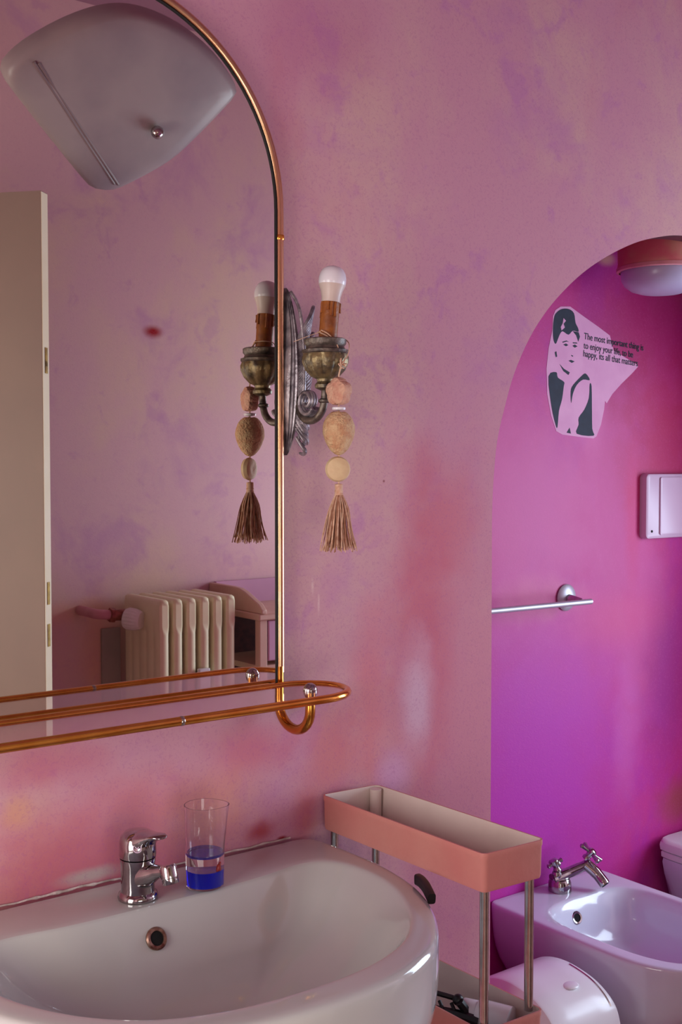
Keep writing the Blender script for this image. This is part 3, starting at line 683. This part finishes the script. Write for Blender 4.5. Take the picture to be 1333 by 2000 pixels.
dl = thing('wall_print', 'torn pink print of a dark-haired woman with a written motto, stuck on the niche wall', 'wall print', (2.25, AD, H + .24))
def flat(pts, y, th): return G().prism([(x, y, H + z) for x, z in pts], (0, th, 0))
paper = [(2.18, .401), (2.215, .404), (2.264, .384), (2.323, .361), (2.368, .342), (2.384, .304), (2.481, .272), (2.483, .267), (2.457, .247), (2.416, .219), (2.38, .191), (2.358, .166), (2.351, .172), (2.348, .15), (2.336, .11), (2.319, .08), (2.307, .074), (2.258, .077), (2.19, .082), (2.167, .09), (2.148, .128), (2.133, .181), (2.13, .244), (2.137, .295), (2.15, .34), (2.152, .375), (2.161, .391)]
flat(paper, AD - .0006, .0006).build('paper', 'paper', dl, smooth=False)
ink = dict(
 hair=[(2.157, .375), (2.169, .388), (2.187, .396), (2.211, .397), (2.229, .388), (2.235, .365), (2.244, .353), (2.246, .343), (2.225, .344), (2.209, .333), (2.188, .340), (2.178, .333), (2.170, .319), (2.162, .307), (2.154, .318), (2.152, .346)],
 fringe=[(2.225, .343), (2.247, .342), (2.252, .331), (2.246, .318), (2.238, .333)],
 brow_a=[(2.187, .314), (2.202, .318), (2.211, .315), (2.202, .3155), (2.188, .3115)], eye_a=[(2.190, .307), (2.200, .3105), (2.209, .307), (2.200, .3035)],
 eye_b=[(2.224, .306), (2.233, .310), (2.243, .306), (2.233, .302)], brow_b=[(2.225, .315), (2.24, .3155), (2.243, .313), (2.226, .3125)],
 nose=[(2.220, .283), (2.227, .2815), (2.226, .279), (2.220, .2805)], mouth=[(2.210, .268), (2.219, .2705), (2.233, .2675), (2.222, .263)],
 ear=[(2.159, .286), (2.165, .289), (2.168, .276), (2.163, .274)],
 neck=[(2.177, .258), (2.193, .247), (2.215, .239), (2.21, .232), (2.191, .241)],
 dress_a=[(2.137, .225), (2.165, .237), (2.171, .224), (2.194, .214), (2.193, .203), (2.187, .17), (2.176, .141), (2.171, .101), (2.164, .106), (2.148, .153)],
 dress_b=[(2.258, .231), (2.275, .239), (2.291, .223), (2.265, .223), (2.241, .208), (2.227, .185), (2.221, .162), (2.219, .191), (2.227, .207)],
 dress_c=[(2.291, .213), (2.298, .207), (2.300, .151), (2.302, .099), (2.307, .081), (2.243, .085), (2.250, .108), (2.250, .126), (2.271, .147), (2.288, .177)],
 dress_d=[(2.205, .087), (2.216, .1), (2.221, .085)])
g = G()
for k_, L_ in ink.items():
    if k_ in ('hair', 'dress_a', 'dress_b', 'dress_c'):
        L_ = [(p.x, p.z) for p in smooth_pts([(x, 0, z) for x, z in L_], 3, closed=True)]
    g.prism([(x, AD - .0010, H + z) for x, z in L_], (0, .0004, 0))
g.build('portrait', 'ink', dl, smooth=False)
flat([(2.190, .373), (2.199, .367), (2.19, .359), (2.195, .350), (2.183, .342), (2.180, .350), (2.187, .360)], AD - .0013, .0003).build('hair_highlight', 'paper', dl, smooth=False)
for txt, x, z, wd in (('The most important thing is', 2.267, .326, .238), ('to enjoy your life, to be', 2.266, .3025, .196), ('happy, its all that matters', 2.264, .282, .218)):
    cu = bpy.data.curves.new('t', 'FONT'); cu.body = txt; cu.size = .0225; cu.offset = .0002
    to = bpy.data.objects.new('t', cu); C.objects.link(to)
    me = bpy.data.meshes.new_from_object(to.evaluated_get(bpy.context.evaluated_depsgraph_get()))
    xs = [v_.co.x for v_ in me.vertices]; k = wd / max(xs)
    a = math.radians(-3.6)
    V = [(x + (v_.co.x * math.cos(a) * k) - v_.co.y * math.sin(a), AD - .0012, H + z + v_.co.x * k * math.sin(a) + v_.co.y * math.cos(a) * 1.05) for v_ in me.vertices]
    F = [tuple(p.vertices) for p in me.polygons]
    bpy.data.objects.remove(to)
    mesh('lettering', V, F, 'ink', dl, smooth=False)

# ------------------------------------------------------------------ bidet
ZBD = H - 1.05
bd_ = thing('bidet', 'white ceramic bidet standing against the fuchsia niche wall', 'bidet', (2.14, .20, 0))
BXL, BXR, BYB, BYF = 1.936, 2.336, AD - .002, -.20
def bid(ins, z, front=0, back=0):
    P = [(2.136, BYB - back), (2.25, BYB - back), (BXR - ins - .012, BYB - back), (BXR - ins - .003, BYB - .004 - back), (BXR - ins, BYB - .014 - back), (BXR - ins, .20), (BXR - ins, .05), (BXR - ins - .008, -.06), (BXR - .045 - ins, -.14 + front * .6), (2.235, BYF + .012 + ins * .5 + front), (2.136, BYF + ins + front)]
    P = resample(smooth_pts([(x, y, z) for x, y in P], 5), 37, closed=False)
    return P + [Vector((2 * 2.136 - p.x, p.y, z)) for p in reversed(P[1:-1])]
def bin_(s, dz):
    P = [(2.141, .262), (2.20, .262), (2.262, .246), (2.296, .205), (2.306, .14), (2.306, .05), (2.298, -.04), (2.270, -.115), (2.215, -.158), (2.141, -.170)]
    P = resample(smooth_pts([(x, y, ZBD) for x, y in P], 5), 37, closed=False)
    P = P + [Vector((2 * 2.141 - p.x, p.y, ZBD)) for p in reversed(P[1:-1])]
    c = Vector((2.141, .06, ZBD)); return [p.lerp(c, s) + Vector((0, 0, dz)) for p in P]
R = [bid(.075, .002, .20, .06), bid(.078, .10, .19, .06), bid(.066, .18, .15, .045), bid(.034, .235, .08, .012), bid(.012, .29, .03, 0), bid(.004, .345, .008), bid(.001, .378), bid(0, .390), bid(.001, .396), bid(.006, .3995), bid(.014, ZBD)]
R += [bin_(-.03, 0), bin_(.0, -.001), bin_(.03, -.006), bin_(.06, -.018), bin_(.10, -.045), bin_(.16, -.085), bin_(.28, -.115), bin_(.5, -.128), bin_(.8, -.134), bin_(.95, -.136)]
G().rings(R).build('bidet_body', 'ceramic_cool', bd_, subsurf=1)
o1 = Vector((2.113, .243, ZBD - .042)); n1 = Vector((-.15, -1, .38)).normalized()
rr_ = G().lathe([(.0150, -.004), (.0155, .001), (.0135, .003), (.010, .0025), (.0098, -.002)], o1, axis=n1, n=28, cap=False).build('overflow_ring', 'chrome', bd_)
G().lathe([(.0003, .0012), (.0100, .0012), (.0100, -.001), (.0003, -.001)], o1, axis=n1, n=20).build('overflow_hole', 'hole', rr_)
# tap of the bidet
bt = thing('bidet_tap', 'chrome cross-handled tap standing on the back of the bidet', 'tap', (2.13, .315, ZBD))
b0 = Vector((2.132, .315, ZBD))
G().lathe([(.0285, 0), (.0290, .003), (.0280, .022), (.0245, .030), (.012, .033)], b0, n=36).lathe([(.012, .028), (.013, .040), (.010, .050), (.001, .052)], b0 + Vector((-.012, 0, 0)), n=20).build('tap_base', 'chrome', bt)
e1 = b0 + Vector((.072, -.030, .060))
G().tube(smooth_pts([b0 + Vector((-.022, .004, .030)), b0 + Vector((.020, -.006, .040)), b0 + Vector((.055, -.020, .052)), e1], 5), [.015] * 5 + [.0135] * 5 + [.0125] * 6, 16).build('tap_body', 'chrome', bt)
s1 = smooth_pts([e1 + Vector((-.008, .002, .0)), e1 + Vector((.004, -.020, -.018)), e1 + Vector((.009, -.046, -.042))], 5)
spb = G().tube(s1, [.0150] * 6 + [.0140] * 4 + [.0130], 18).build('spout', 'chrome', bt)
sd = (s1[-1] - s1[-2]).normalized()
G().lathe([(.0001, .0004), (.0105, .0004), (.0105, -.001)], s1[-1], axis=sd, n=20).build('spout_mouth', 'hole', spb)
def cross_handle(c, ax, L_):
    ax = Vector(ax).normalized(); a = ax.orthogonal().normalized(); b = ax.cross(a)
    g = G().lathe([(.0095, -.022), (.0105, -.016), (.0075, -.010), (.0095, -.004), (.0115, .0), (.0110, .007), (.0070, .011), (.001, .012)], c, axis=ax, n=22)
    for th in (.5, .5 + PI / 2, .5 + PI, .5 + 3 * PI / 2):
        dd = a * math.cos(th) + b * math.sin(th)
        g.tube([c + dd * .004, c + dd * L_ * .45, c + dd * L_ * .75, c + dd * L_ * .92, c + dd * L_], [.0042, .0040, .0052, .0060, .0035], 12)
    return g
cross_handle(e1 + Vector((.004, -.004, .028)), (.50, -.45, .75), .040).build('cross_handle', 'chrome', bt)
cross_handle(b0 + Vector((-.010, .008, .068)), (-.25, .3, 1), .022).build('cross_handle', 'chrome', bt)

# ------------------------------------------------------------------ toilet
to_ = thing('toilet', 'white ceramic toilet with closed lid beyond the bidet', 'toilet', (2.74, .12, 0))
def tl(ins, z, front=0, xr=2.90):
    P = [(2.728, .350), (2.80, .350), (2.862 - ins, .350), (2.885 - ins, .335), (2.89 - ins, .25), (2.893 - ins, .10), (2.87 - ins, -.04 + front * .5), (2.80, -.125 + front), (2.728, -.145 + front)]
    P = resample(smooth_pts([(x, y, z) for x, y in P], 5), 33, closed=False)
    return P + [Vector((2 * 2.724 - p.x, p.y, z)) for p in reversed(P[1:-1])]
G().rings([tl(.075, .002, .16), tl(.070, .15, .14), tl(.045, .26, .07), tl(.012, .34, .02), tl(.004, .375), tl(.006, .385)]).build('toilet_bowl', 'ceramic_cool', to_)
G().rings([tl(.006, .386), tl(.001, .390), tl(.0, .402), tl(.003, .405)]).build('seat', 'plastic_white', to_)
G().rings([tl(.004, .406), tl(-.002, .409), tl(-.004, .422), tl(-.002, .430), tl(.004, .4345), tl(.016, .4365)]).build('lid', 'plastic_white', to_)

# ------------------------------------------------------------------ swing-lid bin
bn = thing('swing_lid_bin', 'white plastic swing-lid bin on the floor in front of the bidet', 'bin', (1.79, .04, 0))
X0, X1, Y0, Y1 = 1.672, 1.868, -.094, .185
G().rings([rrect(X0 + .02, X1 - .02, Y0 + .02, Y1 - .02, .0, .03), rrect(X0 + .012, X1 - .012, Y0 + .012, Y1 - .012, .12, .03), rrect(X0 + .003, X1 - .003, Y0 + .003, Y1 - .003, .272, .03)]).build('bin_body', 'plastic_white', bn)
g = G(); R = []
prof = [(Y0 - .001, -.182), (Y0, -.160), (Y0 + .003, -.135), (Y0 + .012, -.110), (Y0 + .034, -.089), (Y0 + .065, -.073), (Y0 + .105, -.064), (Y0 + .145, -.061), (Y0 + .185, -.067), (Y0 + .225, -.085), (Y0 + .258, -.115), (Y1 - .002, -.15), (Y1, -.182)]
prof = [(p.y, p.z) for p in smooth_pts([(0, y, z) for y, z in prof], 4)]
for xx, ins in ((X0 - .002, .0055), (X0 - .001, .002), (X0 + .004, 0), (X0 + .05, 0), (X1 - .05, 0), (X1 - .004, 0), (X1 + .001, .002), (X1 + .002, .0055)):
    ym = (Y0 + Y1) / 2
    R.append([Vector((xx + (.012 * ((z + .182) / .12)) * (1 if xx < 1.75 else -1), ym + (y - ym) * (1 - ins * 2), H - 1.0 + z - ins)) for y, z in prof])
hd_ = G().rings(R).build('lid_hood', 'plastic_white', bn)
# seam of the swinging flap and the raised push button
sm = [(X1 - .020, y, H - 1.0 + z + .0002) for y, z in prof if Y0 + .01 < y < Y0 + .13]
G().tube(sm, .0014, 6).build('flap_seam', 'steel', hd_)
G().ball((1.790, Y0 + .072, H - 1.072), 1, (.020, .017, .0045), 28, 12).build('push_knob', 'plastic_white', hd_)

# ------------------------------------------------------------------ seen in the mirror: radiator
rd = thing('radiator', 'cream column radiator on the wall opposite, seen in the mirror', 'radiator', (1.65, -1.42, .12))
YF, YB = -1.290, -1.515
for k in range(6):
    x0 = 1.524 + k * .0435; g = G()
    n5 = 5; pitch = (YF - YB) / n5; R = []
    plan = []
    for j in range(n5):
        c = YF - pitch * (j + .5); plan.append((c, j))
    def ring(z, hw, ys):
        up, dn = [], []
        for i in range(41):
            y = YF - (YF - YB) * i / 40; ph = (i / 40) * n5 * PI
            wv = hw * (.62 + .38 * abs(math.sin(ph)) ** .6) if 0 < i < 40 else hw * .35
            yy = (YF + YB) / 2 + (y - (YF + YB) / 2) * ys; up.append((x0 + .0155 - wv, yy, z)); dn.append((x0 + .0155 + wv, yy, z))
        return up + dn[::-1]
    def ring2(z, hw, ys):
        up, dn = [], []
        for i in range(41):
            y = YF - (YF - YB) * i / 40; wv = hw if 0 < i < 40 else hw * .6
            yy = (YF + YB) / 2 + (y - (YF + YB) / 2) * ys; up.append((x0 + .0155 - wv, yy, z)); dn.append((x0 + .0155 + wv, yy, z))
        return up + dn[::-1]
    zt = H - .372
    g.rings([ring2(.15, .008, .94), ring2(.152, .013, .99), ring2(.165, .015, 1), ring2(.24, .015, 1), ring(.26, .0155, 1), ring(zt - .10, .0155, 1), ring2(zt - .075, .015, 1), ring2(zt - .018, .015, 1), ring2(zt - .006, .0135, .985), ring2(zt - .001, .009, .95), ring2(zt, .004, .9)])
    g.tube([(x0 + .0155, -1.40, zt - .045), (x0 + .045, -1.40, zt - .045)], .022, 14).tube([(x0 + .0155, -1.40, .20), (x0 + .045, -1.40, .20)], .022, 14)
    g.build('column', 'rad', rd)
zv = H - .425
G().tube(smooth_pts([(1.400, OY + .001, zv + .010), (1.402, -1.475, zv + .009), (1.412, -1.450, zv + .007), (1.445, -1.442, zv + .004)], 5), .0140, 12).build('supply_pipe', 'pipe_pink', rd)
G().tube([(1.442, -1.440, zv + .004), (1.458, -1.440, zv + .002)], .021, 6).tube([(1.462, -1.440, zv + .002), (1.528, -1.430, zv)], .0165, 12).build('valve', 'pipe_copper', rd)
kx = Vector((.60, .80, -.10)).normalized()
def ridg(a, r, h): return r * (1 + .035 * math.cos(a * 18)) if .008 < h < .045 else r
kb = G().lathe([(.018, 0), (.028, .004), (.031, .012), (.030, .034), (.0275, .044), (.0265, .049), (.024, .053), (.001, .054)], Vector((1.480, -1.420, zv - .006)), axis=kx, n=72, flute=ridg).build('valve_knob', 'knob_white', rd)
G().box(1.640, 1.676, YF + .001, YF + .016, H - .665, H - .575).build('heat_meter', 'plastic_white', rd, bevel=.003)
G().box(1.466, 1.525, OY + .002, OY + .010, .3, H - .475).build('grey_sheet', 'grey_panel', rd, smooth=False)  # plain grey sheet on the wall behind the radiator's end

# ------------------------------------------------------------------ cabinet beside it
cb_ = thing('washstand_cabinet', 'lilac painted cabinet with a curved gallery beside the radiator, seen in the mirror', 'cabinet', (2.05, -1.41, 0))
XL, YFc, YBc = 1.832, -1.255, -1.545
ZT = H - .430
G().box(XL - .006, 2.42, YFc + .008, YBc, ZT - .020, ZT).build('worktop', 'cab_warm_lit', cb_, bevel=.004)
side = [(YBc, 0), (YFc + .012, 0), (YFc + .013, .012), (YFc - .008, .030), (YFc - .028, .038), (YFc - .050, .047), (YFc - .085, .062), (YFc - .115, .070), (YFc - .15, .0725), (YBc, .073)]
G().prism([(XL, y, ZT + z * .95) for y, z in side], (.018, 0, 0)).build('gallery_side', 'cab_warm_lit', cb_, bevel=.003, label='curved side rail in a warm-lit colour')
G().prism([(2.40, y, ZT + z * .95) for y, z in side], (.018, 0, 0)).build('gallery_side', 'cab_warm_lit', cb_, bevel=.003)
G().box(XL + .018, 2.40, YBc, YBc + .016, ZT, ZT + .072).build('gallery_back', 'cab', cb_, smooth=False)
for xx, yy in ((XL + .002, YFc), (2.388, YFc), (XL + .002, YBc + .030), (2.388, YBc + .030)):
    G().box(xx, xx + .026, yy - .028, yy - .002, 0, ZT - .020).build('post', 'cab_warm_lit', cb_, bevel=.002)
G().box(XL + .030, 2.386, YBc + .004, YBc + .012, .30, ZT - .02).build('back_panel', 'wood_dark', cb_, smooth=False)
G().box(XL + .004, 2.41, YBc + .03, YFc - .004, H - .602, H - .585).build('shelf_board', 'cab_warm_lit', cb_, smooth=False)
G().box(XL + .004, 2.41, YBc + .03, YFc - .004, .28, .30).build('shelf_board', 'cab_warm_lit', cb_, smooth=False)
dw = G().box(XL + .032, 2.384, YFc - .020, YFc - .001, H - .572, H - .452).build('drawer', 'cab', cb_, bevel=.003)
G().lathe([(.004, 0), (.005, .008), (.010, .014), (.008, .019), (.001, .020)], (2.12, YFc - .002, H - .51), axis=(0, 1, 0), n=16).build('knob', 'brass', dw)
bk = thing('wicker_basket', 'dark wicker basket on the lower shelf of the cabinet, seen in the mirror', 'basket', (1.98, -1.40, .84))
zb_ = H - .690
cb2 = G().box(XL + .004, 2.41, YBc + .03, YFc - .004, zb_ - .016, zb_).build('shelf_board', 'cab_warm_lit', cb_, smooth=False)
G().rings([rrect(1.885, 2.10, -1.49, -1.29, zb_, .02), rrect(1.878, 2.107, -1.497, -1.283, zb_ + .065, .02), rrect(1.884, 2.101, -1.491, -1.289, zb_ + .066, .018), rrect(1.892, 2.093, -1.483, -1.297, zb_ + .008, .018)]).build('basket_body', 'wood_dark', bk)
bk.location.z = zb_

# ------------------------------------------------------------------ tilted frosted glass lamp, seen in the mirror
gx = thing('wall_lamp', 'large square frosted glass wall lamp with a chrome screw, reflected in the mirror top', 'wall lamp', (1.3, -.99, H + .9))
LP = Vector((1.3, -.99, H + .9)); LU = Vector((1, 0, 0)); LV = Vector((0, 1, 1)).normalized(); LN = Vector((0, 1, -1)).normalized()
ol = [(-.312, -.028), (-.286, -.057), (-.163, -.161), (-.045, -.257), (-.012, -.276), (.021, -.277), (.061, -.259), (.16, -.166), (.213, -.080), (.268, .036), (.276, .059), (.255, .086), (.187, .133), (.1, .172), (.01, .193), (-.07, .194), (-.138, .171), (-.209, .122), (-.275, .057), (-.309, .005)]
ol = resample(smooth_pts([(a, b, 0) for a, b in ol], 4, closed=True), 72)
lc_ = Vector((-.02, -.03, 0)); R = []
def lpt(p, s, h):
    q_ = lc_.lerp(p, s); return LP + LU * q_.x + LV * q_.y + LN * h
for s_, h in ((.97, -.050), (1, -.046), (1.0, -.030), (.992, -.014), (.965, -.003), (.92, .002), (.80, .006), (.6, .010), (.35, .012), (.12, .013), (.02, .013)): R.append([lpt(p, s_, h) for p in ol])
gs = G().rings(R, cap0=False, cap1=True).build('glass_shade', 'frost', gx)
c1, c2 = Vector((-.262, .030, 0)), Vector((.030, -.243, 0))
for dx_ in (0, .011): G().tube([lpt(Vector((dx_ + c1.x + (c2.x - c1.x) * i / 12, c1.y + (c2.y - c1.y) * i / 12, 0)), 1.0, .0035 + .004 * math.sin(PI * i / 12) ** .5) for i in range(13)], .0042, 8).build('crease', 'frost_edge', gs)
kn = LP + LU * .080 + LV * -.069 + LN * .010
G().lathe([(.0015, 0), (.006, .001), (.006, .006), (.0145, .010), (.0165, .018), (.0140, .026), (.008, .031), (.001, .033)], kn, axis=LN, n=28).build('screw', 'chrome', gx)
bp_ = G()
def pb(a0, a1, b0, b1, h0, h1):
    bp_.add([LP + LU * a + LV * b + LN * h for h in (h0, h1) for b in (b0, b1) for a in (a0, a1)], [(0, 1, 3, 2), (4, 6, 7, 5), (0, 4, 5, 1), (2, 3, 7, 6), (0, 2, 6, 4), (1, 5, 7, 3)])
pb(-.13, .09, -.11, .10, -.075, -.055)
bp_.build('base_plate', 'plastic_white', gx)
G().tube([LP + LN * -.066, Vector((1.42, -1.3, H + .98)), Vector((1.48, OY + .002, H + 1.0))], .012, 12).lathe([(.04, 0), (.04, .008), (.012, .012)], Vector((1.48, OY + .001, H + 1.0)), axis=(0, 1, 0), n=24).build('bracket_arm', 'plastic_white', gx)
for a, b in ((-.059, .070), (.03, .075)):
    G().ball(LP + LU * a + LV * b + LN * -.030, 1, (.026, .026, .022), 16, 10).build('bulb', 'bulb', gx)
